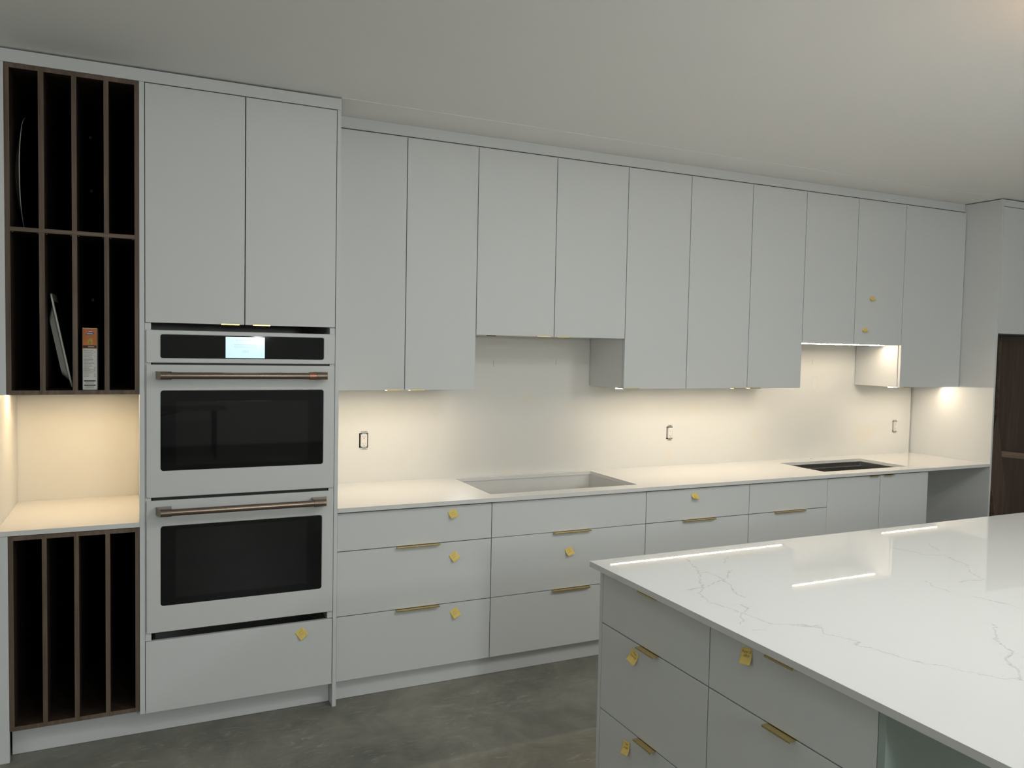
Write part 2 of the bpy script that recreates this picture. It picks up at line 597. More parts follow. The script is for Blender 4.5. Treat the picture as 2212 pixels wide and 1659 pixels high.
def carcass(mb, x0, x1, y0, y1, z0, z1, t=0.018, top=True, back=True, bottom=True):
    mb.box(x0, x0 + t, y0, y1, z0, z1)
    mb.box(x1 - t, x1, y0, y1, z0, z1)
    if bottom:
        mb.box(x0 + t, x1 - t, y0, y1, z0, z0 + t)
    if top:
        mb.box(x0 + t, x1 - t, y0, y1, z1 - t, z1)
    if back:
        mb.box(x0 + t, x1 - t, y1 - 0.012, y1, z0 + t, z1 - (t if top else 0))
    return mb


# ================================================================== dimensions (metres)
CT = 0.914          # worktop height
CTB = 0.894         # worktop underside
YW = 0.642          # wall face
ZT = 2.745          # top of the fascias
XL = -0.505         # left gable face
XE0, XE = 0.792, 0.809   # oven tower right panel
XP, XP1 = 5.374, 5.3905  # tall right panel
YB = 0.022          # base fronts
YU = 0.2595         # wall cabinet fronts
bx = [0.8125, 1.5853, 2.5096, 3.2363, 3.8585, 4.3186, 4.7715]
ux = [0.812, 1.1994, 1.5811, 2.0412, 2.4976, 2.9362, 3.4019, 3.8421, 4.3008, 4.7535, 5.372]
UT, UB, UH, US = 2.6868, 1.4367, 1.7223, 1.7266
G = 0.0020          # half gap between fronts

# ================================================================== room shell
struct('floor', B(-4.2, 8.2, -10.0, 1.0, -0.12, 0.0), 'floor', 'worn grey concrete floor with pale scuffs')
struct('ceiling', B(-4.2, 8.2, -10.0, 1.0, CEIL, CEIL + 0.1), 'ceil', 'plain white ceiling above the cabinets')
outlets = [(1.0962, 1.142), (3.1119, 1.1267), (5.1968, 1.1174)]
oh = [(x - 0.0235 - (0.003), x + 0.0235, z - 0.040, z + 0.040) for x, z in outlets]
wb = MB().gridslab([-0.60, 5.362], [0.0, CEIL], oh, XZ, YW, YW + 0.016)
wb.box(-0.60, 8.2, YW + 0.075, YW + 0.15, 0.0, CEIL)
struct('wall_back', wb, 'wall', 'off-white wall board between worktop and wall cabinets')
struct('wall_left', B(-4.2, -4.1, -10, 0.9, 0, CEIL), 'paint')
struct('wall_right', B(8.1, 8.2, -10, 0.9, 0, CEIL), 'paint')
struct('wall_front', B(-4.1, 8.1, -10.0, -9.9, 0, CEIL), 'paint')
struct('wall_side', B(-4.1, -0.60, YW, YW + 0.1, 0, CEIL), 'paint')

# pencil marks on the wall board
wall_o = D.objects['wall_back']
for (x, z0, z1) in ((1.8535, 1.5465, 1.5815), (2.2635, 1.5580, 1.5915), (4.3325, 1.580, 1.613)):
    B(x - 0.0009, x + 0.0009, YW - 0.0004, YW - 0.0001, z0, z1).obj('pencil_mark', 'boxgrey', wall_o)
pm = MB()
pv, pf = [], []
for k in range(33):
    a = 2 * math.pi * k / 32 * 0.93 + 0.4
    for q in (0.0, 0.0016):
        pv.append((4.361 + (0.032 - q) * math.cos(a), YW - 0.0003, 1.446 + (0.054 - q) * math.sin(a)))
    if k:
        pf.append((2 * k - 2, 2 * k, 2 * k + 1, 2 * k - 1))
pm.add(pv, pf).obj('pencil_mark', 'boxfaint', wall_o, recalc=False)

# ================================================================== tall tray cabinet on the left
def walnut_box(root, x0, x1, z0, z1, divs, shelf=None):
    t = 0.017
    yb_ = 0.0055       # front edges get a paler copy of the walnut, light put into colour
    fr = MB()
    fr.box(x0, x0 + t, yb_, 0.625, z0, z1)
    fr.box(x1 - t, x1, yb_, 0.625, z0, z1)
    fr.box(x0 + t, x1 - t, yb_, 0.625, z1 - t, z1)
    fr.box(x0 + t, x1 - t, yb_, 0.625, z0, z0 + t)
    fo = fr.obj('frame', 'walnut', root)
    MB().gridslab([x0, x1], [z0, z1], [(x0 + t, x1 - t, z0 + t, z1 - t)], XZ, 0.004, yb_ - 0.0001).obj('pale_edge', 'walnut_lit', fo)
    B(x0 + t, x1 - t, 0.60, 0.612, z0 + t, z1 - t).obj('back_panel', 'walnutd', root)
    spans = [(z0 + t, z1 - t)]
    if shelf:
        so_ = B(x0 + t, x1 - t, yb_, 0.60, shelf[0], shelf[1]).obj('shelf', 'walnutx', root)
        B(x0 + t, x1 - t, 0.004, yb_ - 0.0001, shelf[0], shelf[1]).obj('pale_edge', 'walnutx_lit', so_)
        spans = [(z0 + t, shelf[0]), (shelf[1], z1 - t)]
    for a, b in spans:
        for d0, d1 in divs:
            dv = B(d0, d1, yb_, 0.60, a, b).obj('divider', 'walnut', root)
            B(d0, d1, 0.004, yb_ - 0.0001, a, b).obj('pale_edge', 'walnut_lit', dv)


NX0, NX1 = -0.4663, -0.0046
DIV = [(-0.3548, -0.3358), (-0.2428, -0.2256), (-0.1312, -0.1138)]
tray = thing('tray_cabinet', (-0.235, 0.3, 1.4405), 'open walnut tray cabinet in two rows of slots above the warm-lit niche', 'cabinet')
walnut_box(tray, NX0, NX1, 1.4405, 2.6955, DIV, (2.0668, 2.0826))
B(XL, NX0 - 0.0005, 0.0, 0.02, 1.4405, 2.6955).obj('filler_strip', 'cab', tray)
for x, z in ((-0.2045, 2.5817), (-0.2008, 2.3394), (-0.197, 1.8411)):
    sc_ = MB()
    n = 16
    vs = []
    for rr in (0.0055, 0.0035):
        for k in range(n):
            a = 2 * math.pi * k / n
            vs.append((x + rr * math.cos(a), 0.5985, z + rr * math.sin(a)))
    for rr in (0.0055, 0.0035):
        for k in range(n):
            a = 2 * math.pi * k / n
            vs.append((x + rr * math.cos(a), 0.600, z + rr * math.sin(a)))
    fs = []
    for k in range(n):
        q = (k + 1) % n
        fs += [(k, q, n + q, n + k), (k, q, 2 * n + q, 2 * n + k), (n + k, n + q, 3 * n + q, 3 * n + k)]
    sc_.add(vs, fs)
    sc_.obj('screw_cap', 'plastic', tray)
for x in (-0.445, -0.360, -0.331, -0.247, -0.221, -0.136, -0.109, -0.027):
    B(x - 0.003, x + 0.003, 0.03, 0.034, 2.0656, 2.0667).obj('shelf_clip', 'zinc', tray)

low = thing('tray_cabinet', (-0.235, 0.3, 0.1212), 'low walnut tray cabinet with four tall slots under the niche worktop', 'cabinet')
walnut_box(low, NX0, NX1, 0.1212, 0.8915, [(-0.3530, -0.3366), (-0.2421, -0.2252), (-0.1306, -0.1138)])
B(XL, NX0 - 0.0005, 0.0, 0.02, 0.0, CTB - 0.001).obj('filler_strip', 'cab', low)

gab = B(XL - 0.019, XL - 0.0005, 0.0, YW - 0.002, 0.0, ZT - 0.05, bev=0.0008).obj('gable_panel', 'cab')
tag(gab, 'tall grey-white gable panel closing the far left of the cabinets', 'panel')

nct = B(XL, NX1 - 0.0003, -0.0005, YW - 0.001, CTB, CT, bev=0.0012).obj('worktop', 'quartz')
tag(nct, 'short white worktop in the warm-lit niche at far left', 'worktop')

# ================================================================== oven tower
tower = thing('oven_tower', (0.4, 0.3, 0.0), 'tall grey-white cabinet housing the double oven', 'cabinet')
tp = MB().box(NX1, 0.0145, 0.0, 0.635, 0.1085, 2.6955, bev=0.0008)
tp.obj('side_panel', 'cab', tower)
B(XE0, XE, 0.0, 0.640, 0.0, 2.6955, bev=0.0008).obj('side_panel', 'cab', tower)
cc = MB()
cc.box(0.0155, 0.0385, 0.0235, 0.63, 0.109, 2.69)
cc.box(0.768, 0.791, 0.0235, 0.63, 0.109, 2.69)
cc.box(0.0385, 0.768, 0.0235, 0.63, 2.672, 2.69)
cc.box(0.0385, 0.768, 0.0235, 0.63, 1.738, 1.756)
cc.box(0.0385, 0.768, 0.0235, 0.63, 0.112, 0.130)
cc.box(0.0385, 0.768, 0.62, 0.63, 0.13, 2.672)
cc.obj('carcass', 'cabi', tower)
B(0.0155, 0.0385, 0.006, 0.0230, 0.4135, 1.7310).obj('filler_strip', 'cab', tower)
B(0.768, 0.791, 0.006, 0.0230, 0.4135, 1.7310).obj('filler_strip', 'cab', tower)
DT, DB = 2.6925, 1.7338
dl = B(0.0172, 0.4037 - G, 0.0, 0.019, DB, DT, bev=0.0012)
dl = dl.obj('door', 'cab', tower)
dr = B(0.4037 + G, 0.7892, 0.0, 0.019, DB, DT, bev=0.0012).obj('door', 'cab', tower)


def edge_pull_bottom(x0, x1, yf, z, parent):
    mb = MB().box(x0, x1, yf - 0.010, yf + 0.017, z - 0.0026, z - 0.0003, bev=0.0004)
    mb.box(x0, x1, yf - 0.0118, yf - 0.0098, z - 0.0026, z + 0.003, bev=0.0004)
    return mb.obj('handle', 'brass', parent)


edge_pull_bottom(0.3068, 0.381, 0.0, DB, dl)
edge_pull_bottom(0.4348, 0.5076, 0.0, DB, dr)
dw = B(0.0170, 0.7890, 0.0, 0.019, 0.1085, 0.4105, bev=0.0012).obj('drawer', 'cab', tower)
B(0.045, 0.055, 0.03, 0.55, 0.15, 0.405).obj('drawer_side', 'zinc', dw)
B(0.751, 0.761, 0.03, 0.55, 0.15, 0.405).obj('drawer_side', 'zinc', dw)

pl = MB().gridslab([XL + 0.04, XE0 - 0.001], [0.0015, 0.1205], [(NX1 - 0.0005, XE0 - 0.001, 0.1080, 0.1205)], XZ, 0.0653, 0.083).obj('plinth_board', 'cab')
tag(pl, 'grey-white plinth board under the oven tower and walnut cabinet', 'plinth')
fa = B(XL - 0.019, XE, 0.0, 0.02, 2.6965, ZT, bev=0.0008).obj('fascia_board', 'cab')
tag(fa, 'grey-white fascia board topping the oven tower and tray cabinet', 'fascia')

# ---------------------------------------------------------------- double oven
oven = thing('double_oven', (0.405, 0.3, 0.4455), 'matte white double wall oven with bronze bar handles', 'oven')
B(0.043, 0.763, 0.0055, 0.60, 0.452, 1.690).obj('body', 'blackmetal', oven)
cp = MB()
frame_face(cp, 0.0198, 0.7895, 1.5697, 1.7036, rrect(0.0745, 0.7385, 1.5902, 1.6850, 0.008, 5), -0.004, 0.005)
cp = cp.obj('control_panel', 'oven', oven)
MB().prism(rrect(0.0735, 0.7395, 1.5892, 1.6860, 0.008, 5), XZ, -0.0022, 0.004).obj('glass', 'blackglass', cp)
scr = B(0.3262, 0.4858, -0.0032, -0.0021, 1.5928, 1.6818).obj('screen', 'screen', cp)


def flat_text(txt, size, x, z, y, material, parent, name='lettering', align='CENTER', sx=1.0):
    vs, fs = text_mesh(txt, size, align)
    mb = MB()
    mb.add([(x + v.x * sx, y, z + v.y) for v in vs], fs)
    return mb.obj(name, material, parent, recalc=False)


def bars_xz(mb, items, y):
    for x0, x1, z0, z1 in items:
        mb.add([(x0, y, z0), (x1, y, z0), (x1, y, z1), (x0, y, z1)], [(0, 1, 2, 3)])
    return mb


ty = -0.0035
scx = 0.406
tx = MB()
for txt, size, z, sx in (('WELCOME TO YOUR NEW SMART OVEN', 0.0053, 1.6665, 0.80),
                         ('All appliances require a Wi-Fi connection for the best', 0.0046, 1.6485, 0.92),
                         ('experience. Please connect now to unlock the latest', 0.0046, 1.6427, 0.98),
                         ('features and receive important software updates', 0.0046, 1.6369, 0.98),
                         ('START', 0.0050, 1.6188, 1.0)):
    vs, fs = text_mesh(txt, size)
    MB().add([(scx + v.x * sx, ty, z + v.y) for v in vs], fs).obj('screen_text', 'screentext', cp, recalc=False)
ro, ri = rrect(scx - 0.0128, scx + 0.0128, 1.6155, 1.6255, 0.0025, 4), rrect(scx - 0.0121, scx + 0.0121, 1.6162, 1.6248, 0.002, 4)
n = len(ro)
tx.add([(u, ty, v) for u, v in ro] + [(u, ty, v) for u, v in ri], [(k, (k + 1) % n, n + (k + 1) % n, n + k) for k in range(n)])
tx.obj('screen_button', 'screentext', cp, recalc=False)
art = MB()
rnd = random.Random(3)
for k in range(22):
    side = -1 if k % 2 else 1
    cx = scx + side * rnd.uniform(0.052, 0.075)
    cz = rnd.uniform(1.602, 1.676)
    a = rnd.uniform(0, 3.14)
    r1, r2 = rnd.uniform(0.003, 0.006), rnd.uniform(0.001, 0.002)
    pts = []
    for q in range(10):
        g = 2 * math.pi * q / 10
        u, v = r1 * math.cos(g), r2 * math.sin(g)
        pts.append((cx + u * math.cos(a) - v * math.sin(a), -0.0034, cz + u * math.sin(a) + v * math.cos(a)))
    art.add(pts, [tuple(range(10))])
tag(art.obj('screen_pattern', 'screenart', cp, recalc=False), kind='stuff')
bars_xz(MB(), [(scx - 0.060, scx + 0.045, 1.6738, 1.6744)], -0.0034).obj('screen_line', 'screenart', cp, recalc=False)
bars_xz(MB(), [(scx - 0.060, scx + 0.068, 1.5985, 1.5991)], -0.0034).obj('screen_line', 'screenart', cp, recalc=False)


def oven_door(z0, z1, win, pane, hz, ring):
    mb = MB()
    d = None
    frame_face(mb, 0.0200, 0.7893, z0, z1, rrect(*win, 0.011, 6), -0.004, 0.005)
    d = mb.obj('door', 'oven', oven)
    gl = MB().prism(rrect(win[0] - 0.001, win[1] + 0.001, win[2] - 0.001, win[3] + 0.001, 0.011, 6), XZ, -0.0015, 0.004).obj('window_glass', 'blackglass', d)
    MB().prism(rrect(*pane, 0.003, 4), XZ, -0.0018, -0.0012).obj('viewing_pane', 'pane', d)
    hb = MB()
    yc = -0.062
    hb.tube([(0.09, yc, hz), (0.72, yc, hz)], 0.0138, 20)

    def dprof(r):
        pts = [(-0.003, -r), (-0.003, r)]
        for k in range(15):
            a = math.radians(90 + 180 * k / 14)
            pts.append((yc + r * math.cos(a), r * math.sin(a)))
        return [(a, b + hz) for a, b in pts]
    # end brackets: rounded nose, outer side flaring towards the door
    def bracket(xi, xo):
        pr_ = dprof(0.0162)
        sgn = 1 if xo > xi else -1
        k_ = len(pr_)
        vs_ = [(xi, u, v) for u, v in pr_] + [(xo + sgn * 0.017 * (u + 0.078) / 0.075, u, v) for u, v in pr_]
        hb.add(vs_, [(q, (q + 1) % k_, k_ + (q + 1) % k_, k_ + q) for q in range(k_)])
        hb.add(vs_[:k_], [tuple(range(k_))])
        hb.add(vs_[k_:], [tuple(range(k_))])
    bracket(0.114, 0.072)
    bracket(0.6965 if ring else 0.690, 0.7415)
    h = hb.obj('handle', 'bronze', d)
    if ring:
        MB().tube([(0.6655, yc, hz), (0.6945, yc, hz)], 0.0164, 24).obj('handle_ring', 'copper', d)


oven_door(1.0125, 1.5617, (0.0745, 0.7390, 1.1230, 1.4540), (0.1325, 0.6740, 1.1425, 1.4095), 1.519, True)
oven_door(0.4457, 0.9995, (0.0745, 0.7370, 0.5568, 0.8895), (0.1320, 0.6720, 0.5865, 0.8750), 0.958, False)

# ================================================================== food carton, platter and dish in the tray slots
cx0, cx1, cy0, cy1, cz0, cz1 = -0.2105, -0.1580, 0.035, 0.225, 1.4578, 1.7055
box_t = thing('food_carton', (-0.184, 0.13, cz0), 'orange and white food carton standing upright in a lower tray slot', 'box')
B(cx0, cx1, cy0, cy1, cz0, cz1, bev=0.0015).obj('carton', 'boxwhite', box_t)
H = cz1 - cz0
yf = cy0 - 0.0004


def cz(f):
    return cz1 - H * f


pr = bars_xz(MB(), [(cx0 + 0.0006, cx1 - 0.0006, cz(0.335), cz(0.008))], yf)
pr.obj('orange_print', 'boxorange', box_t, recalc=False)
for f0, f1, i0, i1 in ((0.325, 0.282, 0.002, 0.003), (0.866, 0.846, 0.005, 0.006), (0.935, 0.918, 0.005, 0.006)):
    bars_xz(MB(), [(cx0 + i0, cx1 - i1, cz(f0), cz(f1))], yf - 0.0003).obj('black_band', 'boxblack', box_t, recalc=False)
lg = bars_xz(MB(), [(cx0 + 0.0185, cx0 + 0.0385, cz(0.070), cz(0.042))], yf - 0.0003)
lg.obj('red_badge', 'boxred', box_t, recalc=False)
lb = MB()
n = 20
lb.add([(cx0 + 0.0275 + 0.0165 * math.cos(2 * math.pi * k / n), yf - 0.0004, cz(0.093) + 0.0048 * math.sin(2 * math.pi * k / n) + 0.002 * math.cos(2 * math.pi * k / n)) for k in range(n)], [tuple(range(n))])
lb.obj('blue_badge', 'boxblue', box_t, recalc=False)
ly = bars_xz(MB(), [(cx0 + 0.0185, cx0 + 0.0355, cz(0.262), cz(0.168))], yf - 0.0003)
ly.obj('picture', 'boxyellow', box_t, recalc=False)
for x0_, x1_, f0, f1 in ((0.021, 0.036, 0.060, 0.052), (0.017, 0.037, 0.097, 0.088), (0.020, 0.042, 0.308, 0.300)):
    bars_xz(MB(), [(cx0 + x0_, cx0 + x1_, cz(f0), cz(f1))], yf - 0.0007).obj('white_lettering', 'boxwhite', box_t, recalc=False)
vs, fs = text_mesh('Nutrition Facts', 0.0062, 'LEFT')
MB().add([(cx0 + 0.0045 + v.x * 0.92, yf - 0.0003, cz(0.372) + v.y) for v in vs], fs).obj('print_heading', 'boxblack', box_t, recalc=False)
rnd = random.Random(11)


def pline(xa, xb, f_, th):
    bars_xz(MB(), [(xa, xb, cz(f_ + th), cz(f_))], yf - 0.0003).obj('print_line', 'boxgrey', box_t, recalc=False)


f = 0.388
while f < 0.80:
    wdt = rnd.uniform(0.45, 1.0)
    th = rnd.choice([0.0035, 0.0035, 0.006])
    pline(cx0 + 0.005, cx0 + 0.005 + 0.040 * wdt, f, th)
    if wdt < 0.7:
        pline(cx1 - 0.012, cx1 - 0.006, f, th)
    f += rnd.uniform(0.012, 0.019)
for f in (0.876, 0.888, 0.900, 0.945, 0.957, 0.969):
    pline(cx0 + 0.010, cx1 - 0.012, f, 0.004)

# round platter standing on edge in the upper left slot: axis roughly along x, face to the right
plat = MB()
n = 72
prof = [(0.0, 0.006), (0.10, 0.006), (0.165, 0.0125), (0.205, 0.0225), (0.2325, 0.0262), (0.2345, 0.0256), (0.2335, 0.0240), (0.204, 0.0185), (0.165, 0.0085), (0.118, 0.0020), (0.116, -0.0015), (0.110, -0.0015), (0.108, 0.0), (0.0, 0.0)]
prof = [(r, h) for r, h in prof]
ctr = Vector((-0.4462, 0.270, 2.0826 + 0.2366))
tl = math.radians(0.4)
vs = []
for r, h in prof:
    for k in range(n):
        a = 2 * math.pi * k / n
        scal = 1.0 + (0.006 * math.sin(9 * a) if r > 0.2 else 0.0)
        u, v = r * scal * math.cos(a), r * scal * math.sin(a)
        p = Vector((h, u, v))
        p = Matrix.Rotation(tl, 3, 'Y') @ p
        vs.append(ctr + p)
def rows(i0, i1):
    return [(i * n + k, i * n + (k + 1) % n, (i + 1) * n + (k + 1) % n, (i + 1) * n + k) for i in range(i0, i1) for k in range(n)]


plat.add(vs, rows(4, len(prof) - 1), True)
po = plat.obj('platter', 'ceramic')
fp = MB().add([v + Vector((0.0012, 0, 0)) for v in vs], rows(0, 4), True).obj('dark_face', 'darkinside', po)
fp['label'] = 'dark inner face'
tag(po, 'round white platter standing on edge in the upper left tray slot', 'platter')

# oblong baking dish leaning in the second lower slot
dish = MB()
ang = math.radians(-11.0)
Ld, Wd, Dd = 0.385, 0.25, 0.031
piv = Vector((-0.2465, 0.20, 1.4590))


def dp(l, wv, d):   # l up along the dish, wv along y, d = depth towards the left
    ca, sa = math.cos(ang), math.sin(ang)
    x, z = -d, l
    return (piv.x + x * ca + z * sa, piv.y + wv, piv.z + 0.004 - x * sa * 0 + z * ca + x * (-sa))


def dl_loop(l0, l1, w_, r, d):
    return [dp(a, b, d) for a, b in rrect(l0, l1, -w_ / 2, w_ / 2, r, 5)]


loops = [dl_loop(0.0, Ld, Wd, 0.03, 0.006), dl_loop(0.0, Ld, Wd, 0.03, 0.0), dl_loop(0.032, Ld - 0.032, Wd - 0.05, 0.03, 0.0),
         dl_loop(0.060, Ld - 0.095, Wd - 0.085, 0.03, 0.026), dl_loop(0.056, Ld - 0.090, Wd - 0.078, 0.03, Dd), dl_loop(0.026, Ld - 0.030, Wd - 0.040, 0.03, 0.0065), dl_loop(0.0, Ld, Wd, 0.03, 0.006)]
n = len(loops[0])
vs = [p for lp in loops for p in lp]
def drows(i0, i1):
    return [(i * n + k, i * n + (k + 1) % n, (i + 1) * n + (k + 1) % n, (i + 1) * n + k) for i in range(i0, i1) for k in range(n)]


dish.add(vs, drows(0, 1) + drows(4, 6) + [tuple(4 * n + k for k in range(n))[::-1]] + drows(1, 2), False)
do = dish.obj('serving_dish', 'ceramic')
di = MB().add([Vector(p) + Vector((0.0006, 0, 0)) for p in vs], drows(2, 3) + [tuple(3 * n + k for k in range(n))], False).obj('dark_inside', 'darkinside', do)
di['label'] = 'dark inside'
tag(do, 'oblong white serving dish leaning in the second lower tray slot', 'dish')


# ================================================================== wall cabinets
def wall_cab(doors, zb, label, handles, name='wall_cabinet'):
    """doors: list of (x0, x1); handles: list per door of (x0, x1) or None"""
    x0, x1 = doors[0][0], doors[-1][1]
    t = thing(name, ((x0 + x1) / 2, 0.45, zb), label, 'cabinet', None)
    carcass(MB(), x0 + 0.0008, x1 - 0.0008, YU + 0.0235, YW - 0.005, zb, UT + 0.006).obj('carcass', 'cab', t)
    for (a, b), h in zip(doors, handles):
        d = B(a + G, b - G, YU, YU + 0.019, zb, UT - G, bev=0.0012).obj('door', 'cab', t)
        if h:
            edge_pull_bottom(h[0], h[1], YU, zb, d)
    return t


wall_cab([(ux[0], ux[1]), (ux[1], ux[2])], UB, 'two-door grey-white wall cabinet right beside the oven tower', [(1.1044, 1.179), (1.2255, 1.301)])
hood = wall_cab([(ux[2], ux[3]), (ux[3], ux[4])], UH, 'shorter two-door wall cabinet above the cooktop cutout', [(1.9322, 2.0166), (2.0538, 2.1345)])
B(1.655, 1.705, YU + 0.022, YU + 0.035, UH - 0.004, UH - 0.0005).obj('mounting_tab', 'walnutx', hood)
wall_cab([(ux[4], ux[5])], UB, 'single-door wall cabinet, full length, right of the shorter cooktop cabinet', [(2.505, 2.598)])
wall_cab([(ux[5], ux[6]), (ux[6], ux[7])], UB, 'two-door full-length wall cabinet ending where the sink opening starts', [(3.2862, 3.3769), (3.4136, 3.5027)])
wall_cab([(ux[7], ux[8]), (ux[8], ux[9])], US, 'shorter two-door wall cabinet above the sink with yellow notes', [None, None])
wall_cab([(ux[9], ux[10])], UB, 'single-door wall cabinet in the right corner beside the tall panel', [(4.781, 4.855)])

f2 = B(XE + 0.001, XP - 0.001, YU + 0.016, YU + 0.034, UT + 0.0085, CEIL - 0.0028, bev=0.0006).obj('fascia_board', 'cab')
tag(f2, 'long grey-white fascia board between the wall cabinets and ceiling', 'fascia')

so = B(XE + 0.001, XP - 0.001, 0.0, YU + 0.034, CEIL - 0.0024, CEIL - 0.0004).obj('soffit_panel', 'ceil')
tag(so, 'thin white soffit panel on the ceiling above the wall cabinets', 'panel')

# ================================================================== under-cabinet LED strips


def led(x0, x1, zb, y, label, material='led'):
    t = thing('led_strip_light', ((x0 + x1) / 2, y, zb), label, 'light strip', 'under-cabinet light strips')
    ch = MB().box(x0, x1, y - 0.0055, y + 0.0065, zb - 0.0016, zb - 0.0002)
    ch.box(x0, x1, y + 0.0045, y + 0.0065, zb - 0.0058, zb - 0.0016)
    ch.obj('channel', 'alu', t)
    MB().prism(rrect(y - 0.0030, y + 0.0043, zb - 0.0050, zb - 0.0017, 0.0012, 3), YZ, x0 + 0.001, x1 - 0.001).obj('diffuser', material, t)


led(0.835, 1.565, UB, 0.362, 'warm light strip under the wall cabinet beside the oven tower')
led(2.512, 3.83, UB, 0.362, 'long warm light strip under the full-length cabinets right of the cooktop')
led(3.86, 4.722, US, 0.372, 'bright light strip under the shorter cabinet above the sink')
led(4.775, 5.345, UB, 0.365, 'light strip under the right corner wall cabinet')
led(XL + 0.012, -0.012, 1.4405, 0.355, 'amber light strip under the walnut tray cabinet', 'ledw')


# ================================================================== base cabinets
def edge_pull_top(x0, x1, yf, z, parent):
    mb = MB().box(x0, x1, yf - 0.0205, yf + 0.012, z + 0.0002, z + 0.0020, bev=0.0004)
    mb.box(x0, x1, yf - 0.0215, yf - 0.0197, z - 0.0036, z + 0.0020, bev=0.0005)
    return mb.obj('handle', 'brass', parent)


S1, S2 = 0.7084, 0.4057
FT, FB = 0.8845, 0.103
CB0 = YB + 0.026


def base_cab(x0, x1, label, fronts, name='base_cabinet', top=True):
    t = thing(name, ((x0 + x1) / 2, 0.33, 0.105), label, 'cabinet')
    carcass(MB(), x0 + 0.0006, x1 - 0.0006, CB0, YW - 0.03, 0.105, CTB - 0.001, top=top).obj('carcass', 'cabi', t)
    for (nm, a, b, z0, z1, h) in fronts:
        d = B(a, b, YB, YB + 0.019, z0, z1, bev=0.0012).obj(nm, 'cab', t)
        if h:
            edge_pull_top(h[0], h[1], YB, z1, d)
    return t


def drawers(x0, x1, hx, first=False):
    a, b = x0 + G, x1 - G
    return [('drawer', a, b, S1 + G, FT, None), ('drawer', a, b, S2 + G, S1 - G, hx), ('drawer', a, b, FB, S2 - G, hx)]


base_cab(bx[0], bx[1], 'three-drawer base cabinet next to the oven tower, three yellow notes', drawers(bx[0], bx[1], (1.0945, 1.310)))
base_cab(bx[1], bx[2], 'three-drawer base cabinet below the cooktop cutout, one yellow note', drawers(bx[1], bx[2], (1.933, 2.155)), top=False)
base_cab(bx[2], bx[3], 'drawer base cabinet right of the cooktop, note on its top drawer', drawers(bx[2], bx[3], (2.757, 2.982)))
base_cab(bx[3], bx[4] - 0.0003, 'base cabinet with one shallow drawer left of the sink doors',
         [('drawer', bx[3] + G, bx[4] - G, S1 + G, FT, None), ('door', bx[3] + G, bx[4] - 0.0004, FB, S1 - G, (3.4332, 3.6701))])
sinkc = base_cab(bx[4] + 0.0003, bx[6], 'two-door base cabinet under the sink with small brass pulls',
                 [('door', bx[4] + 0.0007, bx[5] - G, FB, FT, (4.2176, 4.2927)), ('door', bx[5] + G, bx[6] - 0.001, FB, FT, (4.3475, 4.4242))], top=False)
p2 = B(XE + 0.0005, bx[6], 0.0653, 0.083, 0.0015, 0.102).obj('plinth_board', 'cab')
tag(p2, 'long grey-white plinth board under the drawer base cabinets', 'plinth')

# ---------------------------------------------------------------- worktop with cutouts
KX0, KX1, KY0, KY1 = 1.609, 2.4978, 0.0975, 0.5973
QX0, QX1, QY0, QY1 = 3.9142, 4.6732, 0.1064, 0.4924
FX, FY = 4.3176, 0.5985
hb_ = 0.028
wk = MB().gridslab([XE + 0.0008, XP - 0.0008], [0.0, YW - 0.0008], [(KX0, KX1, KY0, KY1), (QX0, QX1, QY0, QY1), (FX - hb_, FX + hb_, FY - hb_, FY + hb_)], XY, CTB, CT)
n = 32
sq, ci = [], []
for k in range(n):
    a = 2 * math.pi * (k + 0.5) / n
    c, s = math.cos(a), math.sin(a)
    q = hb_ / max(abs(c), abs(s))
    sq.append((FX + c * q, FY + s * q))
    ci.append((FX + 0.0175 * c, FY + 0.0175 * s))
for z in (CTB, CT):
    wk.add([(u, v, z) for u, v in sq] + [(u, v, z) for u, v in ci], [(k, (k + 1) % n, n + (k + 1) % n, n + k) for k in range(n)])
    wk.add([(FX + sx_ * hb_, FY + sy_ * hb_, z) for sx_, sy_ in ((1, 1), (-1, 1), (-1, -1), (1, -1))], [])
    # corner slivers of the square around the hole
    for sx_, sy_ in ((1, 1), (-1, 1), (-1, -1), (1, -1)):
        near = sorted(range(n), key=lambda k: (sq[k][0] - FX - sx_ * hb_) ** 2 + (sq[k][1] - FY - sy_ * hb_) ** 2)[:2]
        wk.add([(FX + sx_ * hb_, FY + sy_ * hb_, z)] + [(*sq[k], z) for k in near], [(0, 1, 2)])
wk.add([(u, v, CTB) for u, v in ci] + [(u, v, CT) for u, v in ci], [(k, (k + 1) % n, n + (k + 1) % n, n + k) for k in range(n)])
wko = wk.obj('worktop', 'quartz')
tag(wko, 'long white quartz worktop with cooktop and sink cutouts', 'worktop')

# ---------------------------------------------------------------- sink
sk = MB()
e = 0.004
lips = [((QX0 - 0.02, QX1 + 0.02, QY0 - 0.02, QY1 + 0.02), CTB - 0.0006), ((QX0 - e, QX1 + e, QY0 - e, QY1 + e), CTB - 0.0006), ((QX0 - e, QX1 + e, QY0 - e, QY1 + e), CTB - 0.030),
        ((QX0 - e, QX1 + e, QY0 + 0.012, QY1 - 0.014), CTB - 0.031), ((QX0 - e, QX1 + e, QY0 + 0.012, QY1 - 0.014), CTB - 0.225)]
loops = [[(u, v, z) for u, v in rrect(a, b, c, d, 0.006, 3)] for (a, b, c, d), z in lips]
n = len(loops[0])
sk.add([p for lp in loops for p in lp], [(i * n + k, i * n + (k + 1) % n, (i + 1) * n + (k + 1) % n, (i + 1) * n + k) for i in range(len(loops) - 1) for k in range(n)] + [tuple((len(loops) - 1) * n + k for k in range(n))])
sinkt = thing('sink', ((QX0 + QX1) / 2, 0.3, 0.66), 'undermount stainless steel sink set in the right cutout', 'sink')
sk.obj('basin', 'steel', sinkt)
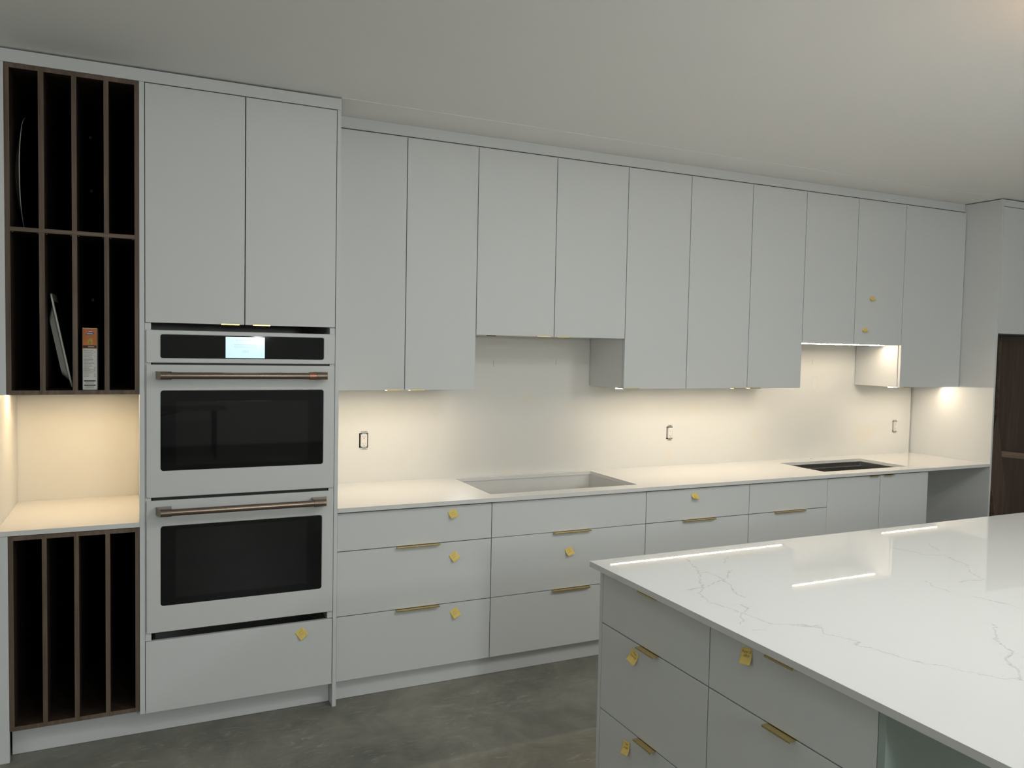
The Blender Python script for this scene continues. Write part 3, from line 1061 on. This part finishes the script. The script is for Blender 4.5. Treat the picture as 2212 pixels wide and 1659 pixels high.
MB().tube([(4.31, 0.30, CTB - 0.2245), (4.31, 0.30, CTB - 0.2225)], 0.045, 24).obj('drain', 'steel', sinkt)

# ================================================================== outlets


def outlet(x, z, label, gfci=False, proud=0.002, dx=0.0):
    t = thing('wall_outlet', (x, YW, z), label, 'outlet', None)
    B(x - 0.0262, x + 0.0232, YW + 0.0165, YW + 0.060, z - 0.0395, z + 0.0395).obj('back_box', 'dark', t)
    yf = YW - proud
    yk = MB()
    yk.box(x - 0.011 + dx, x + 0.011 + dx, YW - 0.0012, YW - 0.0002, z - 0.0445, z + 0.0445)
    for sz in (1, -1):
        for sx_ in (-1, 1):
            c = (x + dx + sx_ * 0.0130, z + sz * 0.0455)
            pts = []
            for k in range(13):
                a = math.radians(-60 + 300 * k / 12)
                pts.append((c[0] + sx_ * 0.0048 * math.cos(a) * 1, YW - 0.0009, c[1] + sz * 0.0048 * math.sin(a)))
            yk.tube(pts, 0.0012, 6)
        yk.box(x + dx - 0.0085, x + dx + 0.0085, YW - 0.0014, YW - 0.0002, z + sz * 0.047 - 0.003, z + sz * 0.047 + 0.003)
    yk.obj('mounting_strap', 'zinc', t)
    fc = B(x - 0.0170 + dx, x + 0.0170 + dx, yf, YW + 0.02, z - 0.0337, z + 0.0337, bev=0.0016)
    fo = fc.obj('face', 'plastic', t)
    sl = MB()
    for cz_ in ((0.0195, -0.0195) if not gfci else (0.021, -0.019)):
        sl.box(x + dx - 0.0068, x + dx - 0.0054, yf - 0.0003, yf + 0.001, z + cz_ - 0.001, z + cz_ + 0.0062)
        sl.box(x + dx + 0.0054, x + dx + 0.0066, yf - 0.0003, yf + 0.001, z + cz_ - 0.0002, z + cz_ + 0.0058)
        sl.tube([(x + dx, yf - 0.0003, z + cz_ - 0.0070), (x + dx, yf + 0.001, z + cz_ - 0.0070)], 0.0023, 12)
    sl.obj('slots', 'dark', fo)
    if gfci:
        B(x + dx - 0.0095, x + dx + 0.0095, yf - 0.0012, yf + 0.001, z - 0.0045, z + 0.0035, bev=0.0005).obj('button', 'plastic', fo)


outlet(*outlets[0], 'bare two-socket wall outlet without cover plate nearest the oven tower', proud=0.002, dx=0.0006)
outlet(*outlets[1], 'bare wall outlet without cover plate between cooktop and sink cutouts', proud=0.008)
outlet(*outlets[2], 'bare wall outlet with centre buttons beside the right corner', gfci=True, proud=0.009)

# ================================================================== tall right panel and fridge housing
tall = B(XP, XP1, 0.0, 0.70, 0.0, ZT - 0.0002, bev=0.0008).obj('tall_panel', 'cab')
tag(tall, 'full-height grey-white panel at the right end of the worktop', 'panel')
fr = thing('fridge_housing_cabinet', (5.85, 0.3, 1.8239), 'high cabinet over the empty fridge bay at far right', 'cabinet')
carcass(MB(), XP1 + 0.0006, 6.32, 0.021, 0.69, 1.8239, ZT - 0.055).obj('carcass', 'cabi', fr)
B(XP1 + 0.0015, 5.8545, 0.0, 0.019, 1.8239, 2.6955, bev=0.0012).obj('door', 'cab', fr)
B(5.8575, 6.318, 0.0, 0.019, 1.8239, 2.6955, bev=0.0012).obj('door', 'cab', fr)
f3 = B(XP1 + 0.0006, 6.32, 0.0, 0.02, 2.699, ZT, bev=0.0008).obj('fascia_board', 'cab')
tag(f3, 'short fascia board above the fridge bay cabinet at far right', 'fascia')
g2 = B(6.321, 6.34, 0.0, 0.70, 0.0, ZT - 0.0002, bev=0.0008).obj('gable_panel', 'cab')
tag(g2, 'grey-white gable panel closing the right side of the fridge bay', 'panel')

# loose walnut boards stored in the fridge bay
b1 = thing('walnut_board', (5.95, 0.17, 0.0), 'tallest dark walnut board standing upright in the fridge bay', 'board')
B(5.6755, 6.30, 0.16, 0.179, 0.0, 1.8075).obj('sheet', 'board', b1)
B(5.6720, 5.6752, 0.1595, 0.1795, 0.0, 1.8075).obj('pale_edge', 'boardedge', b1)
b2 = thing('walnut_board', (5.95, 0.11, 0.0), 'waist-high walnut board with a pale sloping top edge in the fridge bay', 'board')
MB().prism([(5.643, 0.0), (6.29, 0.0), (6.29, 0.868), (5.643, 0.9385)], lambda u, v, w_: (u, w_, v), 0.10, 0.14).obj('sheet', 'board', b2)
MB().prism([(5.641, 0.9390), (6.29, 0.8685), (6.29, 0.911), (5.641, 0.982)], lambda u, v, w_: (u, w_, v), 0.098, 0.142).obj('pale_edge', 'boardedge', b2)
# plank leaning to the left against the tall panel
b3 = thing('walnut_board', (5.6, 0.045, 0.0), 'narrow walnut plank leaning left against the tall panel', 'board')
MB().prism([(5.632, 0.0), (5.77, 0.0), (5.539, 0.975), (5.478, 1.25), (5.467, 1.25), (5.3965, 0.96)], lambda u, v, w_: (u, w_, v), 0.03, 0.06).obj('sheet', 'boardt', b3)
MB().prism([(5.6265, 0.0), (5.6317, 0.0), (5.3962, 0.96), (5.3925, 0.955)], lambda u, v, w_: (u, w_, v), 0.029, 0.061).obj('pale_edge', 'boardedge', b3)

# ================================================================== island
IX0, IX1, IY0, IY1 = 1.4303, 4.60, -3.05, -1.1807
CX = IX0 + 0.02
g0, g1, g2_, g3 = -1.2229, -1.2416, -1.8132, -2.3808
isl = thing('kitchen_island', (2.9, -1.9, 0.0), 'grey-white island cabinet with brass-pulled drawers in the foreground', 'island')
ic = MB()
ic.box(CX + 0.0205, IX1 - 0.06, g3 + 0.001, g1 - 0.001, 0.105, CTB - 0.001)
ic.obj('carcass', 'cabi', isl)
B(CX, IX1 - 0.05, g1, g0, 0.0, CTB - 0.0005, bev=0.0008).obj('back_panel', 'cab', isl)
B(CX, IX1 - 0.05, g3 - 0.0195, g3, 0.0, CTB - 0.0005, bev=0.0008).obj('end_panel', 'teal', isl)
B(IX1 - 0.05, IX1 - 0.03, IY0 + 0.03, g0, 0.0, CTB - 0.0005).obj('side_panel', 'cab', isl)
B(CX + 0.065, IX1 - 0.06, g3 + 0.01, g1 - 0.01, 0.0, 0.1045).obj('plinth', 'cab', isl)
H1, H2 = 0.7108, 0.4086


def idrawer(y0, y1, z0, z1, h):
    d = B(CX, CX + 0.019, y0 + G, y1 - G, z0, z1, bev=0.0012).obj('drawer', 'cab', isl)
    if h:
        mb = MB().box(CX - 0.0205, CX + 0.012, h[0], h[1], z1 + 0.0002, z1 + 0.0020, bev=0.0004)
        mb.box(CX - 0.0215, CX - 0.0197, h[0], h[1], z1 - 0.0032, z1 + 0.0020, bev=0.0005)
        mb.obj('handle', 'brass', d)


idrawer(g2_, g1, H1 + G, 0.8912, (-1.575, -1.477))
idrawer(g2_, g1, H2 + G, H1 - G, (-1.575, -1.477))
idrawer(g2_, g1, 0.108, H2 - G, (-1.575, -1.477))
idrawer(g3, g2_, H1 + G, 0.8912, (-2.146, -2.048))
idrawer(g3, g2_, H2 + G, H1 - G, (-2.146, -2.048))
idrawer(g3, g2_, 0.108, H2 - G, (-2.146, -2.048))
iw = B(IX0, IX1, IY0, IY1, CTB, CT, bev=0.0012).obj('island_worktop', 'quartzv')
tag(iw, 'glossy white veined quartz top on the island in the foreground', 'worktop')


# ================================================================== sticky notes
def note(o, right, out, phi, label, words=None, W=0.042, Hh=0.044, curl=1.0, twist=0.0, tsize=0.0095, onwhat=''):
    """o = top-edge centre on the surface; phi = rotation in the plane (deg, ccw); curl = final lift angle (rad)"""
    o, right, out = Vector(o), Vector(right), Vector(out)
    upv = Vector((0, 0, 1))
    a = math.radians(phi)
    R_ = right * math.cos(a) + upv * math.sin(a)
    U_ = -right * math.sin(a) + upv * math.cos(a)

    def pt(u, v, off=0.0):      # u in [-W/2, W/2], v in [0, H] downwards from the glued edge
        c = curl * (1.0 + twist * u / (W / 2))
        s_ = v / Hh
        if abs(c) < 1e-3:
            dn, ot = v, 0.0
        else:
            dn = Hh / c * math.sin(c * s_)
            ot = Hh / c * (1 - math.cos(c * s_))
        nrm = out * math.cos(c * s_) + U_ * math.sin(c * s_)
        return o + R_ * u - U_ * dn + out * (ot + 0.0004) + nrm * off
    nu, nv = 10, 14
    mb = MB()
    vs = []
    for off in (0.0, 0.00025):
        for j in range(nv + 1):
            for i in range(nu + 1):
                vs.append(pt(-W / 2 + W * i / nu, Hh * j / nv, off))
    st = nu + 1
    N = st * (nv + 1)
    fs = []
    for j in range(nv):
        for i in range(nu):
            q = j * st + i
            fs.append((q, q + 1, q + st + 1, q + st))
            fs.append((N + q, N + q + st, N + q + st + 1, N + q + 1))
    rim = [i for i in range(st)] + [j * st + nu for j in range(1, nv + 1)] + [nv * st + i for i in range(nu - 1, -1, -1)] + [j * st for j in range(nv - 1, 0, -1)]
    for k in range(len(rim)):
        p, q = rim[k], rim[(k + 1) % len(rim)]
        fs.append((p, q, N + q, N + p))
    mb.add(vs, fs, True)
    t = thing('sticky_note', o, label, 'sticky note', 'yellow sticky notes')
    mb.obj('paper', 'note', t)
    wm = MB()
    if words:
        lines = words.split('\n')
        v0 = 0.013
        for li, ln in enumerate(lines):
            tv, tf = text_mesh(ln, tsize)
            wm.add([pt(p.x + p.y * 0.25, v0 + li * 0.0105 - p.y, 0.0005) for p in tv], tf)
    else:
        rr = random.Random(int(o.x * 1000) + int(o.z * 777))
        for li in range(2):
            x = -0.012 + rr.uniform(0, 0.004)
            ln_ = rr.uniform(0.017, 0.024)
            vv = 0.013 + li * 0.011
            line, ph = [], rr.uniform(0, 6)
            for k in range(34):
                ph += rr.uniform(0.5, 1.3)
                line.append((x + ln_ * k / 33 + 0.0006 * math.cos(ph), vv + 0.0017 * math.sin(ph) * (0.35 + 0.65 * rr.random())))
            hw = 0.0004
            pv, pf = [], []
            for k, (a_, b_) in enumerate(line):
                pv += [pt(a_, b_ - hw, 0.0005), pt(a_, b_ + hw, 0.0005)]
                if k:
                    pf.append((2 * k - 2, 2 * k, 2 * k + 1, 2 * k - 1))
            wm.add(pv, pf)
    wm.obj('handwriting', 'ink', t, recalc=False)


FX_, FO = (1, 0, 0), (0, -1, 0)
note((1.3705, YB - 0.0002, 0.864), FX_, FO, 18, 'yellow sticky note on the top drawer next to the oven tower', curl=1.35)
note((1.376, YB - 0.0002, 0.653), FX_, FO, 33, 'yellow sticky note on the middle drawer next to the oven tower', curl=1.05)
note((1.386, YB - 0.0002, 0.3725), FX_, FO, 30, 'yellow sticky note on the bottom drawer next to the oven tower', curl=0.95)
note((2.024, YB - 0.0002, 0.620), FX_, FO, 20, 'yellow sticky note on the middle drawer below the cooktop', curl=1.25)
note((2.832, YB - 0.0002, 0.857), FX_, FO, 14, 'strongly curled yellow note on the top drawer right of the cooktop', curl=1.6, twist=-0.35)
note((0.639, -0.0002, 0.378), FX_, FO, 36, 'yellow sticky note on the wide drawer below the oven', curl=0.5)
note((4.452, YU - 0.0002, 2.050), FX_, FO, 6, 'higher of two yellow notes on the cabinet above the sink', curl=1.5)
note((4.393, YU - 0.0002, 1.836), FX_, FO, 10, 'lower of two yellow notes on the cabinet above the sink', curl=1.75)
IR, IO = (0, -1, 0), (-1, 0, 0)
note((CX - 0.0002, -1.449, 0.684), IR, IO, -14, 'yellow note reading towels on the island middle drawer', words='Tea\ntowels', curl=0.75, tsize=0.011)
note((CX - 0.0002, -1.962, 0.877), IR, IO, 12, 'yellow note reading paper office on the island top drawer', words='Paper &\noffice', curl=0.75, tsize=0.011)
note((CX - 0.0002, -1.411, 0.367), IR, IO, 12, 'yellow note on the lowest visible island drawer', words='Tea\nSoups', curl=0.75, tsize=0.011)

# ================================================================== worktable behind the camera (seen mirrored in the oven glass)
tb = thing('folding_table', (0.72, -8.6, 0.0), 'folding work table mirrored in the upper oven glass', 'table')
B(0.15, 1.15, -8.9, -8.3, 0.68, 0.71, bev=0.004).obj('tabletop', 'table', tb)
for x in (0.28, 1.0):
    lg_ = MB()
    for y in (-8.82, -8.38):
        lg_.tube([(x, y, 0.0), (x, y, 0.68)], 0.014, 8)
    lg_.tube([(x, -8.82, 0.12), (x, -8.38, 0.12)], 0.011, 8)
    lg_.obj('leg_frame', 'blackmetal', tb)
MB().tube([(0.28, -8.6, 0.60), (0.62, -8.6, 0.67)], 0.008, 8).obj('brace', 'blackmetal', tb)

# recessed downlight fittings
for i, (x, y, k, kd) in enumerate(DOWNLIGHTS):
    place = ['above the aisle before the oven tower', 'above the near side of the island', 'above the near left end of the island', 'above the middle of the island'][i]
    t = thing('recessed_downlight', (x, y, CEIL), 'round recessed ceiling light ' + place, 'ceiling light', 'recessed ceiling lights')
    MB().tube([(x, y, CEIL - 0.004), (x, y, CEIL - 0.0003)], 0.085, 28).obj('trim_ring', 'plastic', t)
    MB().tube([(x, y, CEIL - 0.0055), (x, y, CEIL - 0.0042)], 0.066, 28).obj('diffuser', 'fixture', t)

for i, (x, y, z, e) in enumerate(FILL_BULBS):  # cords and sockets made up to carry the added fill lamps
    t = thing('added_fill_bulb', (x, y, CEIL), 'added fill bulb on a cord ' + ['on the left of the aisle', 'on the far right behind the camera', 'in the middle near the rear wall', 'just behind the camera'][i], 'lamp', 'added fill bulbs')
    MB().tube([(x, y, CEIL), (x, y, z + 0.16)], 0.004, 8).obj('cord', 'dark', t)
    MB().tube([(x, y, z + 0.16), (x, y, z + 0.10)], 0.018, 14).obj('socket', 'plastic', t)
